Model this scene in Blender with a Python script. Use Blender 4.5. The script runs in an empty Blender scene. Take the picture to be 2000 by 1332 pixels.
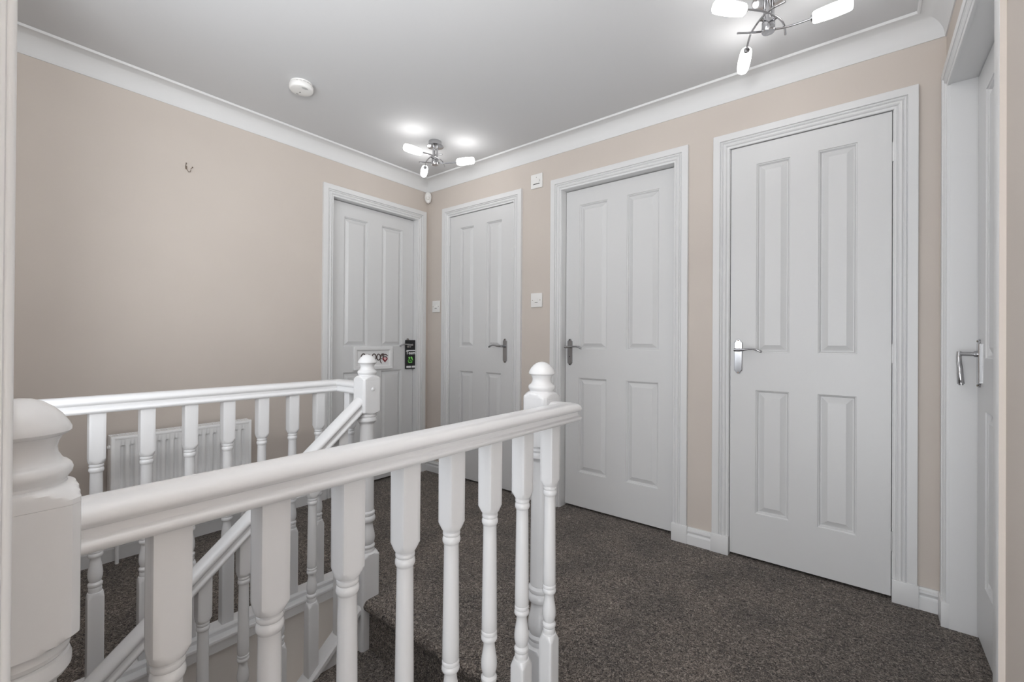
import bpy, bmesh, math, random
from mathutils import Vector, Matrix
R = math.radians
PI = math.pi
S = bpy.context.scene
C = S.collection
random.seed(7)

# ------------------------------------------------------------------ camera
cam_d = bpy.data.cameras.new('camera'); cam = bpy.data.objects.new('camera', cam_d); C.objects.link(cam)
cam_d.sensor_width = 36.0; cam_d.sensor_fit = 'HORIZONTAL'
cam_d.lens = 865.16/2000*36.0
cam_d.shift_y = -3.17/2000
cam_d.clip_start = 0.01; cam_d.clip_end = 60
yaw, pit, rol = 0.6721, 0.0037, 0.0065
f0 = Vector((-math.sin(yaw), math.cos(yaw), 0)); r0 = Vector((math.cos(yaw), math.sin(yaw), 0)); u0 = Vector((0, 0, 1))
F = f0*math.cos(pit)+u0*math.sin(pit); U = u0*math.cos(pit)-f0*math.sin(pit)
Rr = r0*math.cos(rol)+U*math.sin(rol); U2 = U*math.cos(rol)-r0*math.sin(rol)
cam.matrix_world = Matrix(((Rr.x, U2.x, -F.x, 2.7381), (Rr.y, U2.y, -F.y, -2.3548), (Rr.z, U2.z, -F.z, 1.0319), (0, 0, 0, 1)))
S.camera = cam

# ------------------------------------------------------------------ world, light, exposure
w = bpy.data.worlds.new('world'); S.world = w; w.use_nodes = True
w.node_tree.nodes['Background'].inputs[0].default_value = (0.80, 0.88, 1.0, 1)
w.node_tree.nodes['Background'].inputs[1].default_value = 0.6
S.view_settings.view_transform = 'Standard'; S.view_settings.look = 'None'
S.view_settings.exposure = 0.57; S.view_settings.gamma = 1.0; S.view_settings.use_curve_mapping = False
SHADE_EMIT = 8.0
def area(name, loc, rot, sx, sy, power, col):
    l = bpy.data.lights.new(name, 'AREA'); l.shape = 'RECTANGLE'; l.size = sx; l.size_y = sy; l.energy = power; l.color = col
    o = bpy.data.objects.new(name, l); C.objects.link(o); o.location = loc; o.rotation_euler = rot
    return o
# added fill light behind the camera's doorway, set low to brighten the doors
area('doorway_fill', (2.50, -3.3, .60), (R(90), 0, 0), 1.7, 1.5, 34, (0.965, 0.985, 1.0))
# added unseen fill light, aimed up so the ceiling bounces it over the landing
area('ceiling_bounce_fill', (2.50, -2.28, 1.55), (R(142), 0, R(98)), .35, .30, 23, (0.965, 0.985, 1.0))
# daylight from the stair window in the front wall
area('stair_window_daylight', (1.30, -3.05, 1.20), (R(94), 0, 0), 1.7, 1.7, 9, (0.95, 0.975, 1.0))
# added light below the stairs to brighten the stairwell wall
hl = bpy.data.lights.new('under_stair_fill', 'POINT'); hl.energy = 16; hl.shadow_soft_size = 0.15; hl.color = (1, .97, .93)
ho = bpy.data.objects.new('under_stair_fill', hl); C.objects.link(ho); ho.location = (1.5, -1.75, -1.8)

# ------------------------------------------------------------------ materials
def mat(name, col, rough=0.5, metal=0.0, spec=0.5, emit=None, estr=0.0):
    m = bpy.data.materials.new(name); m.use_nodes = True
    b = m.node_tree.nodes['Principled BSDF']
    b.inputs['Base Color'].default_value = (*col, 1); b.inputs['Roughness'].default_value = rough
    b.inputs['Metallic'].default_value = metal; b.inputs['Specular IOR Level'].default_value = spec
    if emit: b.inputs['Emission Color'].default_value = (*emit, 1); b.inputs['Emission Strength'].default_value = estr
    return m
def bump(m, scale, strength, dist=0.001, detail=4, stretch=(1, 1, 1), var=None, varscale=3.0):
    nt = m.node_tree; b = nt.nodes['Principled BSDF']
    tc = nt.nodes.new('ShaderNodeTexCoord'); mp = nt.nodes.new('ShaderNodeMapping'); mp.inputs['Scale'].default_value = stretch
    nt.links.new(tc.outputs['Object'], mp.inputs['Vector'])
    n = nt.nodes.new('ShaderNodeTexNoise'); n.inputs['Scale'].default_value = scale; n.inputs['Detail'].default_value = detail
    nt.links.new(mp.outputs[0], n.inputs['Vector'])
    bp = nt.nodes.new('ShaderNodeBump'); bp.inputs['Strength'].default_value = strength; bp.inputs['Distance'].default_value = dist
    nt.links.new(n.outputs['Fac'], bp.inputs['Height']); nt.links.new(bp.outputs[0], b.inputs['Normal'])
    if var:
        n2 = nt.nodes.new('ShaderNodeTexNoise'); n2.inputs['Scale'].default_value = varscale; n2.inputs['Detail'].default_value = 3
        nt.links.new(tc.outputs['Object'], n2.inputs['Vector'])
        cr = nt.nodes.new('ShaderNodeValToRGB'); cr.color_ramp.elements[0].position = .3; cr.color_ramp.elements[1].position = .7
        cr.color_ramp.elements[0].color = (*var[0], 1); cr.color_ramp.elements[1].color = (*var[1], 1)
        nt.links.new(n2.outputs['Fac'], cr.inputs[0]); nt.links.new(cr.outputs[0], b.inputs['Base Color'])
    return m
M_wall = bump(mat('beige_wall_paint', (.60, .52, .45), .75, spec=.25), 260, .12, .0008, 3, var=((.600, .540, .490), (.620, .560, .508)))
M_ceil = bump(mat('white_ceiling_paint', (.64, .64, .645), .85, spec=.2), 180, .08, .0008)
M_cove = bump(mat('white_coving_paint', (.74, .74, .74), .7, spec=.3), 60, .04, .0008)
M_gloss = mat('white_gloss_paint', (.75, .75, .755), .22, spec=.5)
M_satin = mat('white_satin_woodwork', (.73, .73, .73), .38, spec=.45)
M_door = bump(mat('white_moulded_door', (.68, .68, .68), .36, spec=.45), 26, .30, .0009, 6, stretch=(9, 9, 1))
M_rad = mat('white_radiator_enamel', (.90, .90, .90), .3)
M_dark = mat('dark_slot', (.03, .03, .03), .8)
M_chrome = mat('polished_chrome', (.50, .50, .51), .13, 1.0)
M_satinm = mat('brushed_steel', (.40, .40, .41), .28, 1.0)
M_hinge = mat('steel_hinge_smeared_with_paint', (.70, .70, .70), .4, .5)
M_plastic = mat('white_plastic', (.82, .81, .79), .4)
M_lens = mat('cloudy_sensor_lens', (.78, .77, .74), .3)
M_black = mat('black_card', (.012, .012, .013), .35)
M_print = mat('white_print', (.8, .8, .8), .5)
M_green = bump(mat('green_print', (.10, .45, .06), .5), 10, 0, .0001, 1, var=((.0, .03, .0), (.30, .85, .18)), varscale=70)
M_green.node_tree.nodes['Color Ramp'].color_ramp.elements[0].position = .44; M_green.node_tree.nodes['Color Ramp'].color_ramp.elements[1].position = .56
M_brown = mat('brown_letter_paint', (.09, .06, .055), .6)
M_red = mat('dark_red_heart', (.22, .02, .03), .5)
M_pink = mat('pale_pink_heart', (.8, .5, .52), .5)
M_plaque = mat('white_plaque', (.80, .80, .80), .5)
M_nail = mat('bronze_hook', (.26, .21, .17), .4, .6)
M_lower = bump(mat('stairwell_wall_lightened', (.68, .65, .62), .8, spec=.2), 200, .1, .0008)  # base colour lightened to make up for light missing in the stairwell
# opal glass shade: lit from within, denser at the metal neck
def shade_mat():
    m = mat('lit_opal_glass', (.9, .9, .9), .25, emit=(1.0, .99, .98), estr=SHADE_EMIT)
    return m
M_opal = shade_mat()
def carpet():
    m = mat('dark_brown_twist_pile_carpet', (.05, .04, .035), .95, spec=.15)
    nt = m.node_tree; b = nt.nodes['Principled BSDF']; N = nt.nodes.new; L = nt.links.new
    tc = N('ShaderNodeTexCoord')
    v = N('ShaderNodeTexVoronoi'); v.inputs['Scale'].default_value = 150; v.inputs['Randomness'].default_value = 1
    n1 = N('ShaderNodeTexNoise'); n1.inputs['Scale'].default_value = 105; n1.inputs['Detail'].default_value = 6; n1.inputs['Roughness'].default_value = .75; n1.inputs['Distortion'].default_value = 1.8
    n2 = N('ShaderNodeTexNoise'); n2.inputs['Scale'].default_value = 5; n2.inputs['Detail'].default_value = 3
    for n in (v, n1, n2): L(tc.outputs['Object'], n.inputs['Vector'])
    cr = N('ShaderNodeValToRGB'); e = cr.color_ramp.elements
    e[0].position = .40; e[0].color = (.016, .013, .012, 1); e[1].position = .62; e[1].color = (.50, .440, .385, 1)
    k = cr.color_ramp.elements.new(.51); k.color = (.155, .129, .110, 1)
    L(n1.outputs['Fac'], cr.inputs[0])
    mx = N('ShaderNodeMix'); mx.data_type = 'RGBA'; mx.blend_type = 'MULTIPLY'; mx.inputs[0].default_value = 1
    cr2 = N('ShaderNodeValToRGB'); cr2.color_ramp.elements[0].position = .35; cr2.color_ramp.elements[0].color = (.78, .78, .78, 1)
    cr2.color_ramp.elements[1].position = .65; cr2.color_ramp.elements[1].color = (1.12, 1.10, 1.08, 1)
    L(n2.outputs['Fac'], cr2.inputs[0]); L(cr.outputs[0], mx.inputs[6]); L(cr2.outputs[0], mx.inputs[7]); L(mx.outputs[2], b.inputs['Base Color'])
    ad = N('ShaderNodeMath'); ad.operation = 'ADD'; L(n1.outputs['Fac'], ad.inputs[0]); L(v.outputs['Distance'], ad.inputs[1])
    bp = N('ShaderNodeBump'); bp.inputs['Strength'].default_value = .9; bp.inputs['Distance'].default_value = .006
    L(ad.outputs[0], bp.inputs['Height']); L(bp.outputs[0], b.inputs['Normal'])
    b.inputs['Sheen Weight'].default_value = .15; b.inputs['Sheen Roughness'].default_value = .5
    return m
M_carpet = carpet()

# ------------------------------------------------------------------ helpers
def tag(o, label=None, cat=None, group=None, kind=None):
    if label: o['label'] = label
    if cat: o['category'] = cat
    if group: o['group'] = group
    if kind: o['kind'] = kind
    return o
def empty(name, loc=(0, 0, 0), rz=0, label=None, cat=None, group=None, kind=None, parent=None):
    o = bpy.data.objects.new(name, None); C.objects.link(o); o.location = loc; o.rotation_euler = (0, 0, rz); o.empty_display_size = .05
    if parent: o.parent = parent
    return tag(o, label, cat, group, kind)
def link(name, bm, m, parent=None, smooth=True, angle=33, loc=None):
    bmesh.ops.remove_doubles(bm, verts=bm.verts, dist=1e-6)
    bmesh.ops.recalc_face_normals(bm, faces=bm.faces)
    if smooth:
        for f in bm.faces: f.smooth = True
        for e in bm.edges:
            if len(e.link_faces) == 2 and e.calc_face_angle(0) > R(angle): e.smooth = False
    me = bpy.data.meshes.new(name); bm.to_mesh(me); bm.free()
    o = bpy.data.objects.new(name, me); C.objects.link(o); me.materials.append(m)
    if parent: o.parent = parent
    if loc: o.location = loc
    return o
def B(): return bmesh.new()
def box(bm, x0, x1, y0, y1, z0, z1, bev=0.0, seg=2):
    vs = [bm.verts.new(p) for p in ((x0, y0, z0), (x1, y0, z0), (x1, y1, z0), (x0, y1, z0), (x0, y0, z1), (x1, y0, z1), (x1, y1, z1), (x0, y1, z1))]
    fs = [bm.faces.new([vs[i] for i in q]) for q in ((3, 2, 1, 0), (4, 5, 6, 7), (0, 1, 5, 4), (1, 2, 6, 5), (2, 3, 7, 6), (3, 0, 4, 7))]
    if bev:
        es = list({e for f in fs for e in f.edges})
        bmesh.ops.bevel(bm, geom=es, offset=bev, segments=seg, profile=.5, affect='EDGES')
def tube(bm, pts, r, seg=12, caps=True):
    pts = [Vector(p) for p in pts]; rr = r if isinstance(r, (list, tuple)) else [r]*len(pts)
    rings = []; up = None
    for i, p in enumerate(pts):
        t = (pts[min(i+1, len(pts)-1)]-pts[max(i-1, 0)]).normalized()
        if up is None: up = Vector((0, 0, 1)) if abs(t.z) < .9 else Vector((1, 0, 0))
        a = t.cross(up).normalized(); b = a.cross(t).normalized(); up = b
        rad = rr[i]; ra, rb = rad if isinstance(rad, tuple) else (rad, rad)
        rings.append([bm.verts.new(p+a*math.cos(2*PI*k/seg)*ra+b*math.sin(2*PI*k/seg)*rb) for k in range(seg)])
    for A, D in zip(rings, rings[1:]):
        for k in range(seg): bm.faces.new((A[k], A[(k+1) % seg], D[(k+1) % seg], D[k]))
    if caps: bm.faces.new(rings[0][::-1]); bm.faces.new(rings[-1])
def lathe(bm, prof, c=(0, 0, 0), seg=32, mtx=None, caps=True):
    """prof [(r,z)] about z"""
    rings = []
    for r_, z in prof:
        ring = []
        for k in range(seg):
            v = Vector((r_*math.cos(2*PI*k/seg), r_*math.sin(2*PI*k/seg), z))
            if mtx: v = mtx @ v
            ring.append(bm.verts.new(v+Vector(c)))
        rings.append(ring)
    for A, D in zip(rings, rings[1:]):
        for k in range(seg): bm.faces.new((A[k], A[(k+1) % seg], D[(k+1) % seg], D[k]))
    if caps: bm.faces.new(rings[0][::-1]); bm.faces.new(rings[-1])
def turned(bm, prof, s, x=0, y=0, z=0, per=9, cham=0.0015):
    """square blank of half side s turned to radius r(z): prof [(z, r)], r above s*sqrt2 keeps the square"""
    angs = []
    for q in range(4):
        for k in range(per*2): angs.append(q*PI/2 - PI/4 + k*(PI/2)/(per*2))
    rings = []
    for zz, r_ in prof:
        ring = []
        for a in angs:
            sq = s/max(abs(math.cos(a)), abs(math.sin(a)))
            sq = min(sq, (s*math.sqrt(2)-cham)/max(1e-6, abs(math.cos(abs(((a % (PI/2))-PI/4))))))
            rad = min(sq, r_)
            ring.append(bm.verts.new((x+rad*math.cos(a), y+rad*math.sin(a), z+zz)))
        rings.append(ring)
    n = len(angs)
    for A, D in zip(rings, rings[1:]):
        for k in range(n): bm.faces.new((A[k], A[(k+1) % n], D[(k+1) % n], D[k]))
    bm.faces.new(rings[0][::-1]); bm.faces.new(rings[-1])
def sweep(bm, path, prof, n, closed=True, caps=True):
    """mitred sweep: prof (u,v), u along side = n x dir, v along n"""
    P = [Vector(p) for p in path]; n = Vector(n).normalized(); rings = []
    for i, p in enumerate(P):
        d0 = (P[i]-P[i-1]).normalized() if i else None
        d1 = (P[i+1]-P[i]).normalized() if i < len(P)-1 else None
        if d0 is None: side = n.cross(d1).normalized(); k = 1
        elif d1 is None: side = n.cross(d0).normalized(); k = 1
        else:
            s0 = n.cross(d0).normalized(); s1 = n.cross(d1).normalized(); side = (s0+s1).normalized(); k = 1/max(.2, side.dot(s0))
        rings.append([bm.verts.new(p+side*u*k+n*v) for u, v in prof])
    m_ = len(prof)
    for A, D in zip(rings, rings[1:]):
        for k in range(m_ if closed else m_-1): bm.faces.new((A[k], A[(k+1) % m_], D[(k+1) % m_], D[k]))
    if caps and closed: bm.faces.new(rings[0][::-1]); bm.faces.new(rings[-1])

# ------------------------------------------------------------------ the shell
CEIL = 2.295; W = 2.981; SY = -2.353; OPH = 1.979
def wall_cells(bm, u0, u1, z0, z1, holes, place, t0, t1):
    us = sorted({u0, u1, *[h[0] for h in holes], *[h[1] for h in holes]}); zs = sorted({z0, z1, *[h[2] for h in holes], *[h[3] for h in holes]})
    for a, b in zip(us, us[1:]):
        if b <= u0 or a >= u1: continue
        for c_, d in zip(zs, zs[1:]):
            if d <= z0 or c_ >= z1: continue
            mu, mz = (a+b)/2, (c_+d)/2
            if any(h[0] < mu < h[1] and h[2] < mz < h[3] for h in holes): continue
            place(bm, a, b, c_, d, t0, t1)
def pl_y(bm, a, b, c_, d, t0, t1): box(bm, a, b, t0, t1, c_, d)
def pl_x(bm, a, b, c_, d, t0, t1): box(bm, t0, t1, a, b, c_, d)
# door openings (u0, u1)
D2 = (.252, .874); D3 = (1.256, 1.952); D4 = (2.222, 2.828)   # back wall, along X
D1 = (-.812, -.106)                                            # left wall, along Y
D5 = (-.868, -.106)                                            # right wall
bm = B(); wall_cells(bm, -.12, W+.12, -.03, CEIL, [(a, b, -.03, OPH) for a, b in (D2, D3, D4)], pl_y, 0, .12)
tag(link('wall_back', bm, M_wall, smooth=False), 'beige painted back wall with three white panelled doors', 'wall', kind='structure')
bm = B(); wall_cells(bm, -2.6, 0, -.03, CEIL, [(*D1, -.03, OPH)], pl_x, -.12, 0)
tag(link('wall_left', bm, M_wall, smooth=False), 'long beige painted wall above the white radiator', 'wall', kind='structure')
bm = B(); wall_cells(bm, -2.6, 0, -.03, CEIL, [(*D5, -.03, OPH)], pl_x, W, W+.12)
tag(link('wall_right', bm, M_wall, smooth=False), 'narrow beige wall at the right edge around the door with the drooping handle', 'wall', kind='structure')
bm = B(); wall_cells(bm, 0, W, -2.4, CEIL, [(.75, 1.95, .75, 2.05), (2.40, W, .0, 2.0)], pl_y, SY-.10, SY)
tag(link('wall_front', bm, M_wall, smooth=False), 'beige wall at the near end of the stairwell, by the door frame', 'wall', kind='structure')
bm = B(); box(bm, -.12, W+.12, -2.6, .12, CEIL, CEIL+.1)
tag(link('ceiling', bm, M_ceil, smooth=False), 'smooth white ceiling with two chrome lights', 'ceiling', kind='structure')

# stairwell
XF, XN = .985, 2.070          # stairwell sides
NOSE = -1.345; GO = .237; RISE = .2; SL = RISE/GO
def nose_profile(y_back, y_front, z_top, z_bot, r=.022, under=.026):
    p = [(y_back, z_top)]
    for k in range(9):
        a = PI/2*(1-k/8.0*2)
        p.append((y_front+r-math.cos(a)*r, z_top-r+math.sin(a)*r))
    p += [(y_front+under, z_top-2*r-.002), (y_front+under, z_bot), (y_back, z_bot)]
    return p
def extrude_x(bm, prof, x0, x1):
    a = [bm.verts.new((x0, y, z)) for y, z in prof]; b = [bm.verts.new((x1, y, z)) for y, z in prof]
    n = len(prof)
    for k in range(n): bm.faces.new((a[k], a[(k+1) % n], b[(k+1) % n], b[k]))
    bm.faces.new(a[::-1]); bm.faces.new(b)
bm = B()
box(bm, -.16, XF-.0, SY, 0.16, -.03, 0)
box(bm, XN, W+.16, -2.6, 0.16, -.03, 0)
box(bm, XF, XN, -1.30, 0.16, -.03, 0)
box(bm, XF, 1.12, -1.335, -1.30, -.03, 0)
extrude_x(bm, nose_profile(-1.30, NOSE, 0.0, -RISE-.02), 1.155, XN)
tag(link('floor', bm, M_carpet, smooth=True, angle=40), 'dark brown twist pile carpet over the landing', 'floor', kind='structure')
# walls below the landing
bm = B()
box(bm, XF-.1, XF, SY, -1.335, -2.4, -.03)
tag(link('wall_stairwell', bm, M_lower, smooth=False), 'greyish beige wall dropping into the stairwell under the far balustrade', 'wall', kind='structure')
bm = B(); box(bm, XF-.1, 1.150, -1.335, -1.25, -2.4, -.03)
tag(link('wall_stairwell_back', bm, M_lower, smooth=False), 'short beige stairwell wall below the far newel post', 'wall', kind='structure')
bm = B(); box(bm, 1.150, XN+.1, -1.31, -1.22, -2.4, -.23)
tag(link('wall_stairwell_end', bm, M_lower, smooth=False), 'stairwell wall behind the top step', 'wall', kind='structure')
bm = B()
box(bm, XN, XN+.1, SY, -1.31, -2.4, -.03)
tag(link('wall_under_landing', bm, M_lower, smooth=False), 'beige stairwell wall under the near balustrade', 'wall', kind='structure')
bm = B(); box(bm, XF-.1, XN+.1, SY-.1, -1.2, -2.5, -2.4)
tag(link('floor_downstairs', bm, M_carpet, smooth=False), 'dark carpet at the foot of the stairs', 'floor', kind='structure')

# coving: cove all round with a thin raised bead
def cove_prof():
    c = .085; p = [(0, 0), (0, -c), (.004, -c), (.006, -c+.006)]
    for k in range(1, 12):
        a = k/12*PI/2
        # quarter concave from wall to ceiling
        p.append((.006+(c-.012)*(1-math.cos(a)), -c+.006+(c-.014)*math.sin(a)))
    p += [(c-.006, -.008), (c-.003, -.011), (c+.003, -.010), (c+.005, -.005), (c+.005, 0)]
    return p
bm = B()
# path runs so that n x dir points into the room (n = up): left wall northwards has side = -X, so go clockwise
path = [(W, SY-.1, CEIL), (W, 0, CEIL), (0, 0, CEIL), (0, SY, CEIL), (2.39, SY, CEIL)]
sweep(bm, path, cove_prof(), (0, 0, 1))
tag(link('trim_1', bm, M_cove, smooth=True, angle=28), 'white coving with a thin bead between walls and ceiling', 'coving', kind='structure')

# skirting boards
def skirt_prof(h=.085, t=.018):
    return [(0, 0), (t, 0), (t, h*.52), (t-.002, h*.54), (t-.007, h*.56), (t-.009, h*.62), (t-.006, h*.70), (t-.001, h*.78), (t-.002, h*.86), (t-.008, h*.90), (t-.008, h*.94), (t-.010, h), (0, h)]
def skirting(name, segs, label, h=.085):
    bm = B()
    for path in segs: sweep(bm, path, skirt_prof(h), (0, 0, 1))
    return tag(link(name, bm, M_satin, angle=25), label, 'skirting board', kind='structure')
AW = .073
skirting('baseboard_left', [[(0, D1[0]-AW, 0), (0, SY, 0)]], 'white skirting board below the radiator along the left wall', h=.112)
skirting('baseboard_back', [[(D2[0]-AW, 0, 0), (0, 0, 0), (0, D1[1]+AW, 0)], [(D3[0]-AW, 0, 0), (D2[1]+AW, 0, 0)], [(D4[0]-AW-.003, 0, 0), (D3[1]+AW+.005, 0, 0)], [(W, 0, 0), (D4[1]+AW+.005, 0, 0)]], 'short lengths of white skirting board between the doors')
skirting('baseboard_right', [[(W, SY, 0), (W, D5[0]-.055, 0)]], 'white skirting board along the right wall')

# ------------------------------------------------------------------ doors
def arch_prof(w=AW, inner_first=True):
    # u from inner edge (0) outward, v = proud of the wall
    q = [(0, 0), (0, .008), (.003, .010), (.008, .0105), (.0095, .0065), (.0115, .0065), (.014, .0115), (.019, .0150), (.024, .0150), (.0275, .0115), (.0285, .0085), (.0300, .0085),
         (.031, .0125), (.034, .0155), (.0365, .0155), (.0385, .0120), (.040, .0110), (.042, .018), (w-.001, .018), (w, .017), (w, 0)]
    return [(u*w/.073 if u <= .042 else u, v) for u, v in q]
def door_leaf(bm, x0, x1, z0, z1, yf, th, panels):
    xs = sorted({x0, x1, *[p[0] for p in panels], *[p[1] for p in panels]}); zs = sorted({z0, z1, *[p[2] for p in panels], *[p[3] for p in panels]})
    def q(a, b, c_, d): bm.faces.new([bm.verts.new(v) for v in (a, b, c_, d)])
    for a, b in zip(xs, xs[1:]):
        for c_, d in zip(zs, zs[1:]):
            mx, mz = (a+b)/2, (c_+d)/2
            if any(p[0] < mx < p[1] and p[2] < mz < p[3] for p in panels): continue
            q((a, yf, c_), (b, yf, c_), (b, yf, d), (a, yf, d))
    for px0, px1, pz0, pz1 in panels:
        rings = []
        for ins, dep in ((0, 0), (.001, .004), (.005, .0055), (.0075, .0105), (.010, .0150), (.013, .0150), (.034, .0040), (.0355, .0030)):
            rings.append([bm.verts.new(v) for v in ((px0+ins, yf+dep, pz0+ins), (px1-ins, yf+dep, pz0+ins), (px1-ins, yf+dep, pz1-ins), (px0+ins, yf+dep, pz1-ins))])
        for A, D in zip(rings, rings[1:]):
            for k in range(4): bm.faces.new((A[k], A[(k+1) % 4], D[(k+1) % 4], D[k]))
        bm.faces.new(rings[-1])
    yb = yf+th
    q((x0, yb, z0), (x0, yb, z1), (x1, yb, z1), (x1, yb, z0))
    q((x0, yf, z0), (x0, yf, z1), (x0, yb, z1), (x0, yb, z0)); q((x1, yf, z0), (x1, yb, z0), (x1, yb, z1), (x1, yf, z1))
    q((x0, yf, z1), (x1, yf, z1), (x1, yb, z1), (x0, yb, z1)); q((x0, yf, z0), (x0, yb, z0), (x1, yb, z0), (x1, yf, z0))
def handle(parent, x, y, s, m, keyhole=False, zc=.965, droop=0.0):
    """backplate with lever; s = +1 lever points right, -1 left; y = leaf face"""
    e = empty('door_handle', (x, y, zc), parent=parent)
    bm = B(); hw = .0175; pts = []
    for k in range(9):
        a = PI*k/8; pts.append((math.cos(a)*.011, .072+math.sin(a)*.011))
    out = [(hw, -.068), (hw, .068), (.0125, .071)]+pts[0:9]+[(-.0125, .071), (-hw, .068), (-hw, -.068), (-.0125, -.071)]+[(-math.cos(PI*k/8)*.011, -.072-math.sin(PI*k/8)*.011) for k in range(9)]+[(.0125, -.071)]
    fr = [bm.verts.new((a, -.0075, b)) for a, b in [(p[0]*.88, p[1]*.975) for p in out]]; md = [bm.verts.new((a, -.005, b)) for a, b in out]; bk = [bm.verts.new((a, 0, b)) for a, b in out]
    n = len(out)
    for k in range(n):
        bm.faces.new((fr[k], fr[(k+1) % n], md[(k+1) % n], md[k])); bm.faces.new((md[k], md[(k+1) % n], bk[(k+1) % n], bk[k]))
    bm.faces.new(fr)
    link('backplate', bm, m, e, angle=25)
    bm = B(); z = .032
    tube(bm, [(0, -.006, z), (0, -.016, z)], .0105, 20); tube(bm, [(0, -.016, z), (0, -.052, z)], .0075, 16)
    pts = [(-s*.008, -.052, z), (s*.010, -.053, z-.001), (s*.030, -.053, z), (s*.050, -.052, z+.004), (s*.070, -.052, z+.005), (s*.088, -.051, z+.001), (s*.100, -.050, z-.005), (s*.108, -.049, z-.008)]
    P = []
    for i in range(len(pts)-1):
        for k in range(4):
            t = k/4; P.append(tuple(pts[i][j]*(1-t)+pts[i+1][j]*t for j in range(3)))
    P.append(pts[-1]); rad = []
    if droop: P = [(a*math.cos(R(droop))+s*(c-z)*math.sin(R(droop)), b, z-s*a*math.sin(R(droop))+(c-z)*math.cos(R(droop))) for a, b, c in P]
    for i in range(len(P)):
        t = i/(len(P)-1); rv = .0082-.0030*math.sin(min(1, t*1.3)*PI*.6)+.0015*max(0, t-.7)/.3; rh = .0085+.003*math.sin(t*PI)
        if droop: rv = .0065+.0065*t**1.5; rh = .0065+.0035*t
        if t > .93: rv *= .65; rh *= .7
        rad.append((rh, rv))
    tube(bm, P, rad, 14)
    link('lever', bm, m, e, angle=50)
    bm = B()
    for zz in (.0765, -.0765): tube(bm, [(0, -.0072, zz), (0, -.0092, zz)], .0035, 10)
    if keyhole: tube(bm, [(0, -.0072, -.028), (0, -.0085, -.028)], .003, 10)
    link('screws', bm, M_nail if not keyhole else M_dark, e)
    return e
def make_door(name, loc, rz, width, recess, label, handle_x, hs, hm, hinges=None, hinge_side=0, plinths=(0, 0), near_arch=AW, keyhole=False, droop=0.0, marg=.108, panw=.135, gap=.014):
    e = empty(name, loc, rz, label, 'door', kind='structure')
    w = width
    # lining with stop
    bm = B(); t = .004
    dp = .118
    box(bm, -.03, .0015, -.001, dp, 0, OPH); box(bm, w-.0015, w+.03, -.001, dp, 0, OPH); box(bm, -.03, w+.03, -.001, dp, OPH-.0015, OPH+.03)
    st = recess+.037
    box(bm, 0, .012, st, st+.03, 0, OPH-.001); box(bm, w-.012, w, st, st+.03, 0, OPH-.001); box(bm, .012, w-.012, st, st+.03, OPH-.013, OPH-.001)
    link('door_lining', bm, M_satin, e, smooth=False)
    bm = B(); box(bm, -.03, w+.03, dp, dp+.02, -.02, OPH+.03)  # unseen dark board added to stop light leaking round the leaf
    link('light_block_board', bm, M_dark, e, smooth=False)
    # architrave
    bm = B(); rv = .001
    if near_arch == AW:
        sweep(bm, [(w+rv, 0, plinths[1]*.09), (w+rv, 0, OPH-.004), (-rv, 0, OPH-.004), (-rv, 0, plinths[0]*.09)], [(-u, v) for u, v in arch_prof()], (0, -1, 0))
    else:
        sweep(bm, [(w+rv, 0, OPH-.004), (-rv, 0, OPH-.004), (-rv, 0, plinths[0]*.09)], [(-u, v) for u, v in arch_prof()], (0, -1, 0))
        box(bm, w+rv, w+near_arch, -.011, 0, 0, OPH-.004, .001)
        box(bm, w+rv, w+near_arch, -.018, 0, OPH-.004, OPH+AW-.004, .001)
    link('architrave', bm, M_satin, e, angle=25)
    if near_arch != AW:
        bm = B(); box(bm, w+near_arch, w+near_arch+.0015, -.0105, 0, 0, OPH-.004)
        tag(link('architrave_edge', bm, M_wall, e, smooth=False), 'beige painted outer edge of the architrave')
    bm = B(); hp = False
    if plinths[0]: box(bm, -AW-.005, .002, -.022, 0, 0, .09, .0015); hp = True
    if plinths[1]: box(bm, w-.002, w+AW+.005, -.022, 0, 0, .09, .0015); hp = True
    if hp: link('plinth_block', bm, M_satin, e, angle=25)
    # leaf
    x0, x1 = .0045, w-.0045; z0, z1 = .014, OPH-.0065
    cx = (x0+x1)/2; a0 = x0+marg; a1 = a0+panw; b1 = x1-marg+gap*0; b0 = b1-panw
    ps = [(a0, a1, .985, 1.877), (b0, b1, .985, 1.877), (a0, a1, .225, .808), (b0, b1, .225, .808)]
    bm = B(); door_leaf(bm, x0, x1, z0, z1, recess, .035, ps)
    link('door_leaf', bm, M_door, e, angle=12)
    if hinges:
        hx = -.0005 if hinge_side == 0 else w+.0005
        for zc in hinges:
            bm = B()
            tube(bm, [(hx, recess-.004, zc-.038), (hx, recess-.004, zc+.038)], .0048, 10)
            tube(bm, [(hx, recess-.004, zc+.038), (hx, recess-.004, zc+.042)], .003, 8)
            box(bm, hx-.0045, hx+.0045, recess-.001, recess+.02, zc-.037, zc+.037)
            for q in (-.015, 0, .015): tube(bm, [(hx, recess-.004, zc+q-.0008), (hx, recess-.004, zc+q+.0008)], .0053, 10)
            link('hinge', bm, M_hinge, e)
    handle(e, handle_x, recess, hs, hm, keyhole, droop=droop)
    return e
d1 = make_door('door_1', (0, D1[0], 0), PI/2, D1[1]-D1[0], .048, 'white panelled door on the left wall wearing a plaque and a black hanger', .650, -1, M_chrome, marg=.104, panw=.186)
d2 = make_door('door_2', (D2[0], 0, 0), 0, D2[1]-D2[0], .001, 'narrow white panelled door just right of the far corner', .552, -1, M_satinm, hinges=(.24, .99, 1.795), hinge_side=0, marg=.103, panw=.139)
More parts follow.
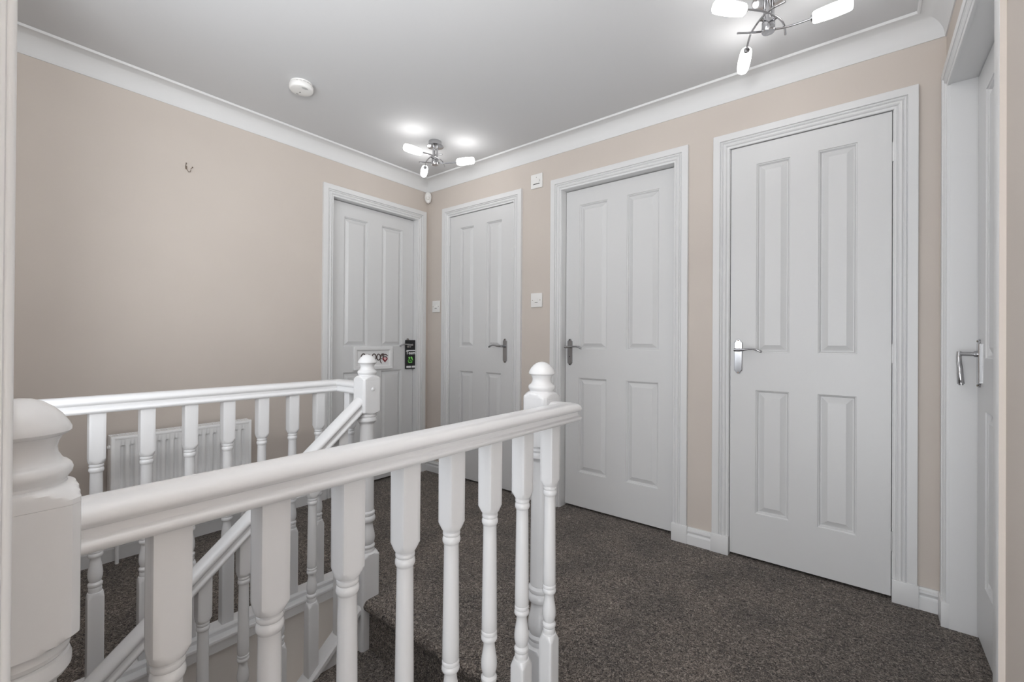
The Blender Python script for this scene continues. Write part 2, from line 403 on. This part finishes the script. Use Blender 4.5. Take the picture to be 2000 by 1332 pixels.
d3 = make_door('door_3', (D3[0], 0, 0), 0, D3[1]-D3[0], .050, 'recessed white panelled door, middle of the back wall, keyhole under its lever', .036, 1, M_satinm, plinths=(0, 1), keyhole=True, marg=.094, panw=.188)
d4 = make_door('door_4', (D4[0], 0, 0), 0, D4[1]-D4[0], .001, 'nearest white panelled door on the back wall with polished chrome lever', .040, 1, M_chrome, hinges=(.235, .99, 1.805), hinge_side=1, plinths=(1, 1), marg=.110, panw=.135)
d5 = make_door('door_5', (W, D5[1], 0), -PI/2, D5[1]-D5[0], .070, 'white door on the right wall seen edge-on, its lever pointing at us', .050, 1, M_chrome, plinths=(1, 0), near_arch=.052, droop=78, marg=.125, panw=.185)

# frame of the doorway the photographer stands in
bm = B()
box(bm, 2.325, 2.396, SY, SY+.0172, 0, 2.05, .003, 3); box(bm, 2.376, 2.399, SY-.02, SY+.0135, 0, 2.05, .002)
box(bm, 2.385, 2.41, SY-.12, SY+.008, 0, 2.03)
tag(link('trim_2', bm, M_satin, angle=30), 'white door frame upright at the far left edge, nearest the camera', 'door frame', kind='structure')

# ------------------------------------------------------------------ balustrades
RT = .861   # rail top
rail_half = [(0, 0), (.010, -.0005), (.018, -.002), (.025, -.006), (.0295, -.0115), (.031, -.017), (.0295, -.0215), (.0255, -.0245), (.0235, -.026), (.0232, -.030), (.0236, -.0345), (.0262, -.0368), (.0295, -.0385), (.031, -.042), (.030, -.0465), (.026, -.0500)]
rail_prof = [(u, v) for u, v in rail_half]+[(-u, v) for u, v in rail_half[:0:-1]]
# round the top a little more with extra points is not needed; profile is closed underneath
def baluster_profile(zb, zt, sh):
    """sh = z of the lower end of the top block; turned part is 0.386 long"""
    q = 1.0
    p = [(zt, q), (sh+.014, .0258), (sh+.010, .0235), (sh+.004, .0205), (sh, .0180), (sh-.0005, .0150),
         (sh-.002, .0150), (sh-.004, .0168), (sh-.007, .0174), (sh-.010, .0168), (sh-.012, .0152),
         (sh-.014, .0168), (sh-.018, .0178), (sh-.022, .0178), (sh-.026, .0162), (sh-.0275, .0150), (sh-.029, .0146)]
    for k in range(1, 9): p.append((sh-.029-(.224*k/8), .0146+.0022*k/8))
    e = sh-.253
    p += [(e-.002, .0160), (e-.003, .0150), (e-.005, .0168), (e-.008, .0174), (e-.011, .0168), (e-.0125, .0152), (e-.0145, .0168), (e-.018, .0178), (e-.022, .0176), (e-.025, .0160), (e-.0265, .0135), (e-.030, .0122),
          (e-.040, .0128), (e-.052, .0148), (e-.064, .0167), (e-.074, .0175), (e-.084, .0172), (e-.094, .0150), (e-.099, .0130), (e-.101, .0150), (e-.104, .0172), (e-.108, .0176), (e-.112, .0165), (e-.114, .0145), (e-.116, .0156), (e-.121, .0160), (e-.126, .0152), (e-.129, .0150),
          (e-.130, .0180), (e-.135, .0205), (e-.141, .0235), (e-.145, .0258), (zb, q)]
    return p
def newel_profile(zb, zt_block=.885):
    q = 1.0
    cap = [(.9735, .001), (.9725, .009), (.969, .017), (.963, .0245), (.956, .0305), (.948, .0352), (.943, .0372), (.940, .0372), (.937, .0345), (.9355, .0310), (.930, .0282), (.924, .0268), (.918, .0275), (.912, .0305), (.910, .0325), (.909, .0345), (.906, .0372), (.902, .0385), (.898, .0378), (.894, .0352), (.8915, .0340), (.889, .0345),
           (.887, .0400), (.884, .0440), (.880, .0480), (.876, .0515), (.872, .0560)]
    body = [(.748, q), (.748, .0560), (.744, .0520), (.740, .0470), (.737, .0420), (.736, .0360), (.734, .0345), (.731, .0365), (.727, .0375), (.723, .0365), (.721, .0345), (.719, .0370), (.713, .0388), (.706, .0385), (.701, .0355), (.698, .0310), (.694, .0285), (.690, .0278)]
    for k in range(1, 11): body.append((.690-.345*k/10, .0278+.0026*k/10))
    body += [(.343, .0290), (.341, .0310), (.336, .0342), (.331, .0345), (.326, .0325), (.323, .0305), (.320, .0335), (.313, .0362), (.306, .0362), (.300, .0335), (.297, .0295), (.292, .0268), (.286, .0262), (.272, .0280), (.256, .0318), (.240, .0348), (.228, .0352), (.216, .0330), (.208, .0300), (.206, .0325), (.201, .0352), (.196, .0350), (.191, .0322), (.189, .0330), (.184, .0345), (.179, .0340), (.177, .0360), (.174, .0420), (.169, .0470), (.164, .0520), (.160, .0560), (zb, q)]
    return cap, body
def newel(parent, x, y, zb, plug=None):
    cap, body = newel_profile(zb)
    bm = B(); turned(bm, [(.871, 1.0)]+body, .041, per=9, cham=.006)
    n = link('newel_post', bm, M_gloss, parent, angle=28, loc=(x, y, 0))
    bm = B(); turned(bm, cap+[(.8712, 1.0)], .041, per=9, cham=.006)
    link('newel_cap', bm, M_gloss, n, angle=28)
    if plug:
        bm = B(); mt = Matrix.Rotation(PI/2, 4, 'Y')
        lathe(bm, [(.0075, 0), (.0075, .002), (.0055, .0045), (.002, .0055)], (plug[0], plug[1], plug[2]), 16, mt)
        link('plug', bm, M_gloss, n)
    return n
def base_rail(path, parent):
    bm = B(); sweep(bm, path, [(-.032, 0), (-.032, .014), (-.029, .0185), (-.026, .021), (.026, .021), (.029, .0185), (.032, .014), (.032, 0)], (0, 0, 1))
    return link('base_rail', bm, M_gloss, parent, angle=25)
LY = -1.31
# far balustrade
fb = empty('balustrade', (.945, -1.83, 0), 0, 'white balustrade in front of the radiator, turning to the far newel post', 'balustrade')
def rel(o, p): return (p[0]-o.location.x, p[1]-o.location.y, p[2]-o.location.z)
bm = B(); sweep(bm, [rel(fb, p) for p in ((.945, SY, RT), (.945, LY, RT), (1.118, LY, RT))], rail_prof, (0, 0, 1))
link('handrail', bm, M_gloss, fb, angle=40)
base_rail([rel(fb, p) for p in ((.945, SY, 0), (.945, LY, 0), (1.118, LY, 0))], fb)
proto = None
def place_baluster(parent, x, y, prof_mesh, z=0):
    o = bpy.data.objects.new('baluster', prof_mesh); C.objects.link(o); o.parent = parent; o.location = rel(parent, (x, y, z)); return o
bm = B(); turned(bm, [(z, min(r_, 1)) for z, r_ in baluster_profile(.020, .8130, .660)], .019, per=6, cham=.0008)
tmp = link('baluster', bm, M_gloss, None, angle=30); bal_me = tmp.data; bpy.data.objects.remove(tmp)
for y in (-1.402, -1.511, -1.626, -1.742, -1.856, -1.972, -2.090, -2.208): place_baluster(fb, .945, y, bal_me)
place_baluster(fb, 1.035, LY, bal_me)
nA = newel(fb, .21, .52, -.2, plug=(.0405, .0, .835))
nA.location = rel(fb, (1.155, LY, 0))
# landing nosing boards round the stairwell
bm = B()
apron = [(-.015, 0), (-.015, -.001), (.018, -.001), (.021, -.004), (.022, -.010), (.020, -.015), (.017, -.017), (.017, -.046), (.015, -.048), (-.001, -.048), (-.001, -.028), (-.015, -.028)]
sweep(bm, [(1.118, -1.335, 0), (XF, -1.335, 0), (XF, SY, 0)], [(u, v+.0030) for u, v in apron], (0, 0, 1))
tag(link('trim_3', bm, M_gloss, angle=25), 'white edging board round the landing edge under the far balustrade', 'edging board', kind='structure')
bm = B()
sweep(bm, [(XN, SY, 0), (XN, -1.36, 0)], [(u, v+.0030) for u, v in apron], (0, 0, 1))
tag(link('trim_4', bm, M_gloss, angle=25), 'white edging board below the near balustrade', 'edging board', kind='structure')

# near balustrade
XR = 2.100; LYN = -1.312
nb = empty('balustrade', (XR, -1.83, 0), 0, 'thick white balustrade in the foreground ending at two newel posts', 'balustrade')
bm = B(); sweep(bm, [rel(nb, p) for p in ((XR, -2.277, RT+.0035), (XR, LYN, RT+.0035), (2.055, LYN, RT+.0035))], rail_prof, (0, 0, 1))
link('handrail', bm, M_gloss, nb, angle=40)
base_rail([rel(nb, p) for p in ((XR, -2.277, 0), (XR, LYN, 0), (2.055, LYN, 0))], nb)
for y in (-2.197, -2.083, -1.966, -1.854, -1.741, -1.626, -1.509, -1.391): place_baluster(nb, XR, y, bal_me)
nB = newel(nb, 0, 0, -.2); nB.location = rel(nb, (2.018, LYN, 0))
nC = newel(nb, 0, 0, 0); nC.location = rel(nb, (XR, -2.3165, 0))
# stair balustrade
XS = 1.155
sb = empty('balustrade', (XS, -1.8, -.3), 0, 'white stair balustrade sloping down from the far newel post', 'balustrade')
def rtop(y): return .812+SL*(y+1.338)
ys0, ys1 = -1.3505, -2.36
bm = B()
k = 1.0/math.cos(math.atan(SL))
for_prof = [(u, v*k) for u, v in rail_prof]
def slope_sweep(bm, prof, ya, yb, zf, x, parent):
    a = [bm.verts.new(rel(parent, (x+u, ya, zf(ya)+v))) for u, v in prof]; b = [bm.verts.new(rel(parent, (x+u, yb, zf(yb)+v))) for u, v in prof]
    n = len(prof)
    for i in range(n): bm.faces.new((a[i], a[(i+1) % n], b[(i+1) % n], b[i]))
    bm.faces.new(a[::-1]); bm.faces.new(b)
slope_sweep(bm, for_prof, ys0, SY, rtop, XS, sb); link('handrail', bm, M_gloss, sb, angle=40)
def stop_(y): return rtop(y)-.823
capp = [(-.032, 0), (-.032, .014), (-.029, .0185), (-.026, .021), (.026, .021), (.029, .0185), (.032, .014), (.032, 0)]
bm = B(); slope_sweep(bm, [(u, (v-.021)*k) for u, v in capp], ys0, SY, stop_, XS, sb); link('base_rail', bm, M_gloss, sb, angle=25)
bm = B(); slope_sweep(bm, [(-.016, -.026), (.016, -.026), (.016, -.36), (-.016, -.36)], ys0, SY, stop_, XS, sb); link('stair_string', bm, M_gloss, sb, angle=25)
for y in (-1.422, -1.535, -1.650, -1.763, -1.876, -1.990, -2.105, -2.22):
    bm = B(); turned(bm, [(z, min(r_, 1)) for z, r_ in baluster_profile(stop_(y)-.03, rtop(y)-.035, rtop(y)-.190)], .019, per=6, cham=.0008)
    link('baluster', bm, M_gloss, sb, angle=30).location = rel(sb, (XS, y, 0))
# stairs
st = empty('staircase', (1.6, -1.8, -1.0), 0, 'dark carpeted stairs going down from the landing between the balustrades', 'stairs')
for i in range(1, 5):
    bm = B(); yf = NOSE-GO*i; zt = -RISE*i
    pr = nose_profile(yf+GO+.026, yf, zt, zt-RISE-.02)
    extrude_x(bm, [(y-st.location.y, z-st.location.z) for y, z in pr], XS+.0165-st.location.x, XN-.002-st.location.x)
    link('step', bm, M_carpet, st, angle=40)

# ------------------------------------------------------------------ radiator
rd = empty('radiator', (0, -1.626, 0), 0, 'white fluted panel radiator low on the left wall', 'radiator')
ry0, ry1, rz0, rz1, xf = -.291, .291, .15, .586, .098
bm = B(); nfl = 16; pitch = .0333; n0 = -nfl*pitch/2; per = 12; rows = [rz0+.004, rz0+.046, rz0+.050, rz0+.054, rz1-.048, rz1-.044, rz1-.040, rz1-.004]
amp = [0, 0, .6, 1, 1, .6, 0, 0]
cols = [ry0+.012]+[n0+pitch*nfl*i/(nfl*per) for i in range(nfl*per+1)]+[ry1-.012]
G = []
for z, a in zip(rows, amp):
    row = []
    for y in cols:
        t = (y-n0)/pitch; d = 0
        if 0 <= t <= nfl:
            fr = t % 1.0
            c_ = math.cos(2*PI*fr); d = .0125*(.5-.5*max(-1, min(1, c_*1.9+.45)))  # recessed channel mid-pitch
        row.append(bm.verts.new((xf-.002-d*a, y, z)))
    G.append(row)
for r1, r2 in zip(G, G[1:]):
    for i in range(len(cols)-1): bm.faces.new((r1[i], r1[i+1], r2[i+1], r2[i]))
link('front_panel', bm, M_rad, rd, angle=50)
bm = B()
for a, b in ((ry0, ry0+.014), (ry1-.014, ry1)): box(bm, xf-.010, xf, a, b, rz0, rz1, .003)
box(bm, xf-.010, xf, ry0+.012, ry1-.012, rz1-.014, rz1-.001, .003); box(bm, xf-.010, xf, ry0+.012, ry1-.012, rz0, rz0+.012, .003)
link('panel_frame', bm, M_rad, rd)
for a, b in ((ry0-.001, ry0+.002), (ry1-.002, ry1+.001)):
    bm = B(); box(bm, .028, xf-.004, a, b, rz0+.005, rz1, .001); link('side_panel', bm, M_rad, rd)
bm = B()
box(bm, .028, .036, ry0, ry1, rz1-.002, rz1+.003); box(bm, xf-.022, xf-.002, ry0, ry1, rz1-.002, rz1+.003)
nb_ = 54
for i in range(nb_+1):
    y = ry0+(ry1-ry0)*i/nb_; box(bm, .030, xf-.02, max(ry0, y-.0022), min(ry1, y+.0022), rz1-.002, rz1+.002)
for xx in (.050,): box(bm, xx, xx+.006, ry0, ry1, rz1-.002, rz1+.0022)
link('top_grille', bm, M_rad, rd)
bm = B(); box(bm, .030, xf-.024, ry0+.003, ry1-.003, rz0+.01, rz1-.012); link('inner_core', bm, M_dark, rd, smooth=False)
for a in (ry0+.08, ry1-.11):
    bm = B(); box(bm, .0, .0295, a, a+.03, rz0+.05, rz1-.05); link('wall_bracket', bm, M_rad, rd)
bm = B(); mt = Matrix.Rotation(PI/2, 4, 'X')
lathe(bm, [(.010, 0), (.010, .006), (.006, .007), (.006, .010)], (xf-.022, ry0, rz1-.045), 14, mt); link('blanking_plug', bm, M_rad, rd)
for yy in (ry0+.03, ry1-.03):
    bm = B(); tube(bm, [(.06, yy, rz0+.02), (.06, yy, 0.0)], .0075, 10); link('pipe', bm, M_rad, rd)

# ------------------------------------------------------------------ ceiling lights
def ceiling_light(loc, angs, label):
    e = empty('ceiling_light', (loc[0], loc[1], CEIL), 0, label, 'ceiling light', 'chrome three-arm ceiling lights')
    bm = B(); lathe(bm, [(.041, 0), (.042, -.004), (.041, -.026), (.041, -.028), (.053, -.030), (.0535, -.032), (.050, -.0335), (.012, -.034)], seg=40)
    link('ceiling_rose', bm, M_chrome, e, angle=30)
    bm = B()
    for k in range(3):
        a = R(30+120*k); tube(bm, [(.014*math.cos(a), .014*math.sin(a), -.033), (.014*math.cos(a), .014*math.sin(a), -.128)], .0062, 14)
    link('stem', bm, M_chrome, e)
    bm = B(); lathe(bm, [(.010, -.104), (.0205, -.108), (.0215, -.112), (.0215, -.146), (.020, -.149), (.004, -.150)], seg=32)
    tz = -.122
    link('hub', bm, M_chrome, e, angle=30)
    for k, (ang, dz) in enumerate(angs):
        m = Matrix.Rotation(R(ang), 4, 'Z'); z0 = (-.118, -.127, -.109)[k]
        bm = B()
        key = [(-.100, -.012, z0-.006), (-.060, .014, z0+.001), (-.018, .0285, z0+.004), (.030, .0340, z0+.004), (.080, .0325, z0+.003), (.150, .0215, tz+dz*.2)]
        P = []
        for i in range(len(key)-1):
            p0 = key[max(0, i-1)]; p1 = key[i]; p2 = key[i+1]; p3 = key[min(len(key)-1, i+2)]
            for s_ in range(6):
                t = s_/6; P.append(m @ Vector([.5*((2*p1[j])+(-p0[j]+p2[j])*t+(2*p0[j]-5*p1[j]+4*p2[j]-p3[j])*t*t+(-p0[j]+3*p1[j]-3*p2[j]+p3[j])*t**3) for j in range(3)]))
        P.append(m @ Vector(key[-1])); tube(bm, P, .0038, 10)
        tube(bm, [m @ Vector((-.004, .018, z0+.003)), m @ Vector((-.004, .030, z0+.004))], .005, 10)
        arm = link('arm', bm, M_chrome, e, angle=45)
        s0 = Vector((.133, .0235, tz)); s1 = Vector((.250, -.002, tz+dz))
        d = (s1-s0).normalized(); L_ = (s1-s0).length
        rot = d.to_track_quat('Z', 'Y').to_matrix().to_4x4(); mm = m @ Matrix.Translation(s0) @ rot
        bm = B(); lathe(bm, [(.005, -.001), (.0105, 0), (.0125, .004), (.0125, .010)], mtx=mm, seg=20)
        link('lamp_holder', bm, M_chrome, arm)
        bm = B(); lathe(bm, [(.0115, .0045), (.0150, .005), (.0190, .009), (.0205, .018), (.0222, .045), (.0230, .065), (.0222, .090), (.0210, .108), (.0195, .1145), (.0150, .118), (.001, .119)], mtx=mm, seg=28)
        link('glass_shade', bm, M_opal, arm, angle=60)
    return e
ceiling_light((2.465, -.545), ((-121, .0), (15, .004), (121, -.016)), 'chrome ceiling light near the top right door, cut off by the picture top')
ceiling_light((.600, -.465), ((-87, .0), (36, .0), (157, -.006)), 'chrome ceiling light hanging in front of the far corner')

# ------------------------------------------------------------------ smoke alarm
sa = empty('smoke_alarm', (.560, -1.300, CEIL), 0, 'round white smoke alarm on the ceiling above the stairwell', 'smoke alarm')
bm = B(); lathe(bm, [(.050, 0), (.050, -.006), (.046, -.007)], seg=48); link('mounting_base', bm, M_plastic, sa, angle=30)
bm = B(); lathe(bm, [(.044, -.007), (.044, -.011)], seg=48); link('vent_gap', bm, M_dark, sa, angle=30)
bm = B()
for k in range(18):
    a = 2*PI*k/18; m = Matrix.Rotation(a, 4, 'Z')
    vs = [m @ Vector(p) for p in ((.043, -.003, -.0065), (.049, -.003, -.0065), (.049, .003, -.0065), (.043, .003, -.0065), (.043, -.003, -.0115), (.049, -.003, -.0115), (.049, .003, -.0115), (.043, .003, -.0115))]
    q = [bm.verts.new(v) for v in vs]
    for f in ((0, 1, 2, 3), (7, 6, 5, 4), (0, 4, 5, 1), (1, 5, 6, 2), (2, 6, 7, 3), (3, 7, 4, 0)): bm.faces.new([q[i] for i in f])
link('vent_ribs', bm, M_plastic, sa, smooth=False)
bm = B(); lathe(bm, [(.046, -.011), (.0535, -.0115), (.0550, -.014), (.0545, -.0305), (.0520, -.0345), (.0480, -.0362), (.020, -.0378), (.001, -.0382)], seg=48); link('cover', bm, M_plastic, sa, angle=40)
bm = B()
for i, r_ in enumerate((.012, .017, .022, .027)):
    P = [(.022+r_*math.cos(a)*.8, .0+r_*math.sin(a)*.8, -.0376+.0002*i) for a in [R(-50+100*k/8) for k in range(9)]]
    tube(bm, P, .0008, 5)
M_slot = mat('grey_slot', (.35, .35, .34), .7)
link('sounder_slots', bm, M_slot, sa, smooth=False)
bm = B(); box(bm, -.018, -.008, -.003, .003, -.0386, -.0374); link('indicator', bm, M_slot, sa, smooth=False)
bm = B(); box(bm, -.042, -.036, -.006, .004, -.0376, -.0360); link('test_button', bm, M_slot, sa, smooth=False)

# ------------------------------------------------------------------ motion sensor in the corner
ms = empty('motion_sensor', (.024, -.024, 2.163), R(45), 'small oval white motion sensor in the far corner under the coving', 'sensor')
bm = B(); mt = Matrix.Rotation(PI/2, 4, 'X')
def oval(bm, w_, h_, y0, prof):
    rings = []
    for f, y in prof: rings.append([bm.verts.new((w_*f*math.cos(2*PI*k/32), y, h_*f*math.sin(2*PI*k/32))) for k in range(32)])
    for A, D in zip(rings, rings[1:]):
        for k in range(32): bm.faces.new((A[k], A[(k+1) % 32], D[(k+1) % 32], D[k]))
    bm.faces.new(rings[0]); bm.faces.new(rings[-1])
oval(bm, .027, .046, 0, [(.55, .022), (.85, .008), (1, -.002), (1, -.010), (.93, -.018), (.75, -.023), (.3, -.026)]); link('sensor_body', bm, M_plastic, ms, angle=45)
bm = B(); lathe(bm, [(.016, 0), (.0155, .003), (.012, .007), (.006, .010), (.001, .011)], (0, -.0225, -.008), 24, mt); link('lens', bm, M_lens, ms, angle=60)
bm = B(); P = [(.0165*math.cos(a), -.025+.004*abs(math.cos(a)), -.004+.0175*math.sin(a)) for a in [R(20+140*k/10) for k in range(11)]]; tube(bm, P, .0009, 6); link('seam', bm, mat('grey_seam', (.4, .39, .37), .6), ms)

# ------------------------------------------------------------------ switches on the back wall
def switch(x, z, w_, h_, label, kind):
    e = empty('light_switch' if kind != 'iso' else 'isolator_switch', (x, 0, z), 0, label, 'switch')
    bm = B(); box(bm, -w_/2, w_/2, -.010, 0, -h_/2, h_/2, .003, 3); link('faceplate', bm, M_plastic, e)
    bm = B()
    if kind == 'iso':
        box(bm, -.024, .024, -.017, -.008, -.018, .012, .002); link('rocker', bm, M_plastic, e)
        bm = B(); box(bm, -.026, .026, -.0105, -.0095, -.0215, -.0185); link('gap', bm, M_dark, e, smooth=False)
        bm = B(); box(bm, .026, .028, -.0105, -.0095, -.004, .004); link('gap', bm, M_dark, e, smooth=False)
        bm = B(); box(bm, -.0015, .0015, -.0105, -.0095, .022, .026); link('indicator', bm, M_dark, e, smooth=False)
    else:
        v = [(-.010, -.010, .012), (.010, -.010, .012), (.010, -.012, -.013), (-.010, -.012, -.013), (-.010, -.0115, .012), (.010, -.0115, .012), (.010, -.017, -.013), (-.010, -.017, -.013)]
        q = [bm.verts.new(p) for p in v]
        for f in ((0, 1, 2, 3), (7, 6, 5, 4), (0, 4, 5, 1), (1, 5, 6, 2), (2, 6, 7, 3), (3, 7, 4, 0)): bm.faces.new([q[i] for i in f])
        link('rocker', bm, M_plastic, e, smooth=False)
        bm = B(); box(bm, -.011, .011, -.0107, -.0095, -.016, -.0135); link('gap', bm, M_dark, e, smooth=False)
        for s_ in (-1, 1):
            bm = B(); tube(bm, [(s_*.030, -.0095, 0), (s_*.030, -.0108, 0)], .0028, 10); link('screw', bm, M_nail, e)
    return e
switch(.106, 1.298, .084, .090, 'small white light switch between the corner and the narrow door', 'sw')
switch(1.071, 1.298, .088, .092, 'white light switch at handle height between narrow and middle doors', 'sw')
switch(1.066, 2.073, .090, .092, 'white isolator switch high up between narrow and middle doors', 'iso')

# ------------------------------------------------------------------ picture hook on the left wall
ph = empty('picture_hook', (0, -1.620, 1.912), 0, 'small bronze picture hook left bare on the left wall', 'hook')
bm = B(); box(bm, 0, .002, -.004, .004, -.006, .012)
tube(bm, [(.002, -.003, .010), (.006, -.002, .004), (.014, .002, -.014), (.020, .006, -.022), (.024, .012, -.020), (.024, .014, -.010)], .0016, 8); link('hook', bm, M_nail, ph)
bm = B(); tube(bm, [(0, -.002, .014), (.016, -.004, .020)], .0014, 8); tube(bm, [(.016, -.004, .020), (.0175, -.0042, .0205)], .0034, 10)
tube(bm, [(0, .020, .002), (.018, .022, .006)], .0014, 8); tube(bm, [(.018, .022, .006), (.0195, .022, .0065)], .0034, 10); link('nail', bm, M_nail, ph)

# ------------------------------------------------------------------ plaque on door 1 (rests on the leaf face at x = -0.048)
fx = -.048
pq = empty('name_plaque', (fx, -.468, .902), 0, 'white framed name plaque with brown curly letters and a dark red heart', 'plaque')
hw, hh = .162, .083
bm = B(); sweep(bm, [(0, -hw, -hh), (0, hw, -hh), (0, hw, hh), (0, -hw, hh), (0, -hw, -hh)], [(0, 0), (0, .012), (.004, .014), (.022, .013), (.026, .009), (.032, .006), (.032, 0)], (1, 0, 0), caps=False); link('frame', bm, M_plaque, pq, angle=25)
bm = B(); box(bm, 0, .004, -hw+.02, hw-.02, -hh+.02, hh-.02); link('panel', bm, M_plaque, pq, smooth=False)
def arc(cy, cz, ry, rz_, a0, a1, n=14): return [(.0048, cy+ry*math.cos(R(a0+(a1-a0)*k/n)), cz+rz_*math.sin(R(a0+(a1-a0)*k/n))) for k in range(n+1)]
for pts in (arc(-.083, .006, .019, .026, 50, 310), arc(-.040, .004, .017, .022, 0, 360), arc(.004, .006, .017, .024, -80, 190), arc(.042, .006, .015, .022, 0, 360)):
    bm = B(); tube(bm, pts, .0036, 8); link('letter', bm, M_brown, pq)
bm = B()
for pts in (arc(.078, .010, .020, .020, 60, 250, 12), arc(.090, -.012, .034, .036, 130, 230, 10), arc(.094, .016, .022, .010, 30, 180, 8), arc(.080, .020, .010, .006, 0, 360, 8), arc(.094, .002, .018, .008, 10, 170, 8), [(.0048, .100, .024), (.0048, .122, .014)]): tube(bm, pts, .0030, 8)
link('scroll_lettering', bm, M_brown, pq)
def heart(s_, x, cy, cz):
    bm = B(); n = 32; q = []
    for k in range(n):
        t = 2*PI*k/n; q.append((cy+s_*16*math.sin(t)**3/17, cz+s_*(13*math.cos(t)-5*math.cos(2*t)-2*math.cos(3*t)-math.cos(4*t))/17))
    a = [bm.verts.new((x, y, z)) for y, z in q]; b = [bm.verts.new((x+.002, y, z)) for y, z in q]
    bm.faces.new(a); bm.faces.new(b[::-1])
    for k in range(n): bm.faces.new((a[k], a[(k+1) % n], b[(k+1) % n], b[k]))
    return bm
link('heart', heart(.024, .0050, .097, -.012), M_red, pq, smooth=False)
link('heart_middle', heart(.013, .0062, .097, -.008), M_pink, pq, smooth=False)

# ------------------------------------------------------------------ hanger on the lever of door 1
dh = empty('door_hanger', (-.030, -.142, .922), R(-14), 'black card hanger with green emblem hooked over the door lever', 'door hanger')
W2, H2 = .048, .112
bm = B()
hole = [(-.020+.019*math.cos(2*PI*k/20)+.004, .068+.019*math.sin(2*PI*k/20)) for k in range(20)]
out = [(-W2, -H2), (W2, -H2), (W2, H2), (-W2, H2)]
# card with a round hole: radial fan from hole ring to outline
def outline_pt(k):
    a = 2*PI*k/20; c_, s_ = math.cos(a), math.sin(a); hx, hz = -.016, .068
    tx = ((W2-hx)/c_ if c_ > 1e-9 else (-W2-hx)/c_ if c_ < -1e-9 else 1e9); tz_ = ((H2-hz)/s_ if s_ > 1e-9 else (-H2-hz)/s_ if s_ < -1e-9 else 1e9)
    t = min(tx, tz_); return (hx+c_*t, hz+s_*t)
ringo = [outline_pt(k) for k in range(20)]
extra = {}
for x in (0, .0012):
    A = [bm.verts.new((x, y, z)) for y, z in hole]; D = [bm.verts.new((x, y, z)) for y, z in ringo]
    for k in range(20): bm.faces.new((A[k], A[(k+1) % 20], D[(k+1) % 20], D[k]))
    # fill the corners
    for cy, cz in out:
        best = None
        for k in range(20):
            p, q = ringo[k], ringo[(k+1) % 20]
            same = (abs(p[0]-q[0]) < 1e-6) or (abs(p[1]-q[1]) < 1e-6)
            if not same and min(p[0], q[0])-1e-6 <= cy <= max(p[0], q[0])+1e-6 and min(p[1], q[1])-1e-6 <= cz <= max(p[1], q[1])+1e-6: best = k
        if best is not None: bm.faces.new((D[best], D[(best+1) % 20], bm.verts.new((x, cy, cz))))
link('card', bm, M_black, dh, smooth=False)
def text_mesh(txt, size, name, m, parent, y, z, x, sx=1.0):
    cu = bpy.data.curves.new(name, 'FONT'); cu.body = txt; cu.size = size; cu.align_x = 'CENTER'; cu.align_y = 'CENTER'; cu.extrude = .0003; cu.offset = size*.02
    o = bpy.data.objects.new('tmp_text', cu); C.objects.link(o)
    dg = bpy.context.evaluated_depsgraph_get(); me = bpy.data.meshes.new_from_object(o.evaluated_get(dg)); bpy.data.objects.remove(o)
    me.materials.clear(); me.materials.append(m)
    me.transform(Matrix(((0, 0, 1, x), (sx, 0, 0, y), (0, 1, 0, z), (0, 0, 0, 1))))
    o2 = bpy.data.objects.new(name, me); C.objects.link(o2); o2.parent = parent; return o2
text_mesh('Team', .034, 'title_lettering', M_print, dh, -.002, .012, .0018, 1.0)
bm = B()
box(bm, .0012, .0018, -.037, .039, .028, .034)
link('small_lettering', bm, M_print, dh, smooth=False)
for a, b in ((-.037, .004), (.009, .040)):
    n = 5 if b < .01 else 4; wd = (b-a)/n; bm = B()
    for i in range(n): box(bm, .0012, .0018, a+i*wd+.0006, a+(i+1)*wd-.0006, -.103, -.088)
    link('small_lettering', bm, M_print, dh, smooth=False)

bm = B(); n = 24; q = [bm.verts.new((.0013, -.004+(.021+.002*math.sin(5*k))*math.cos(2*PI*k/n), -.042+(.028+.002*math.cos(3*k))*math.sin(2*PI*k/n))) for k in range(n)]
c0 = bm.verts.new((.0026, -.004, -.042))
for k in range(n): bm.faces.new((c0, q[k], q[(k+1) % n]))
link('green_emblem', bm, M_green, dh)
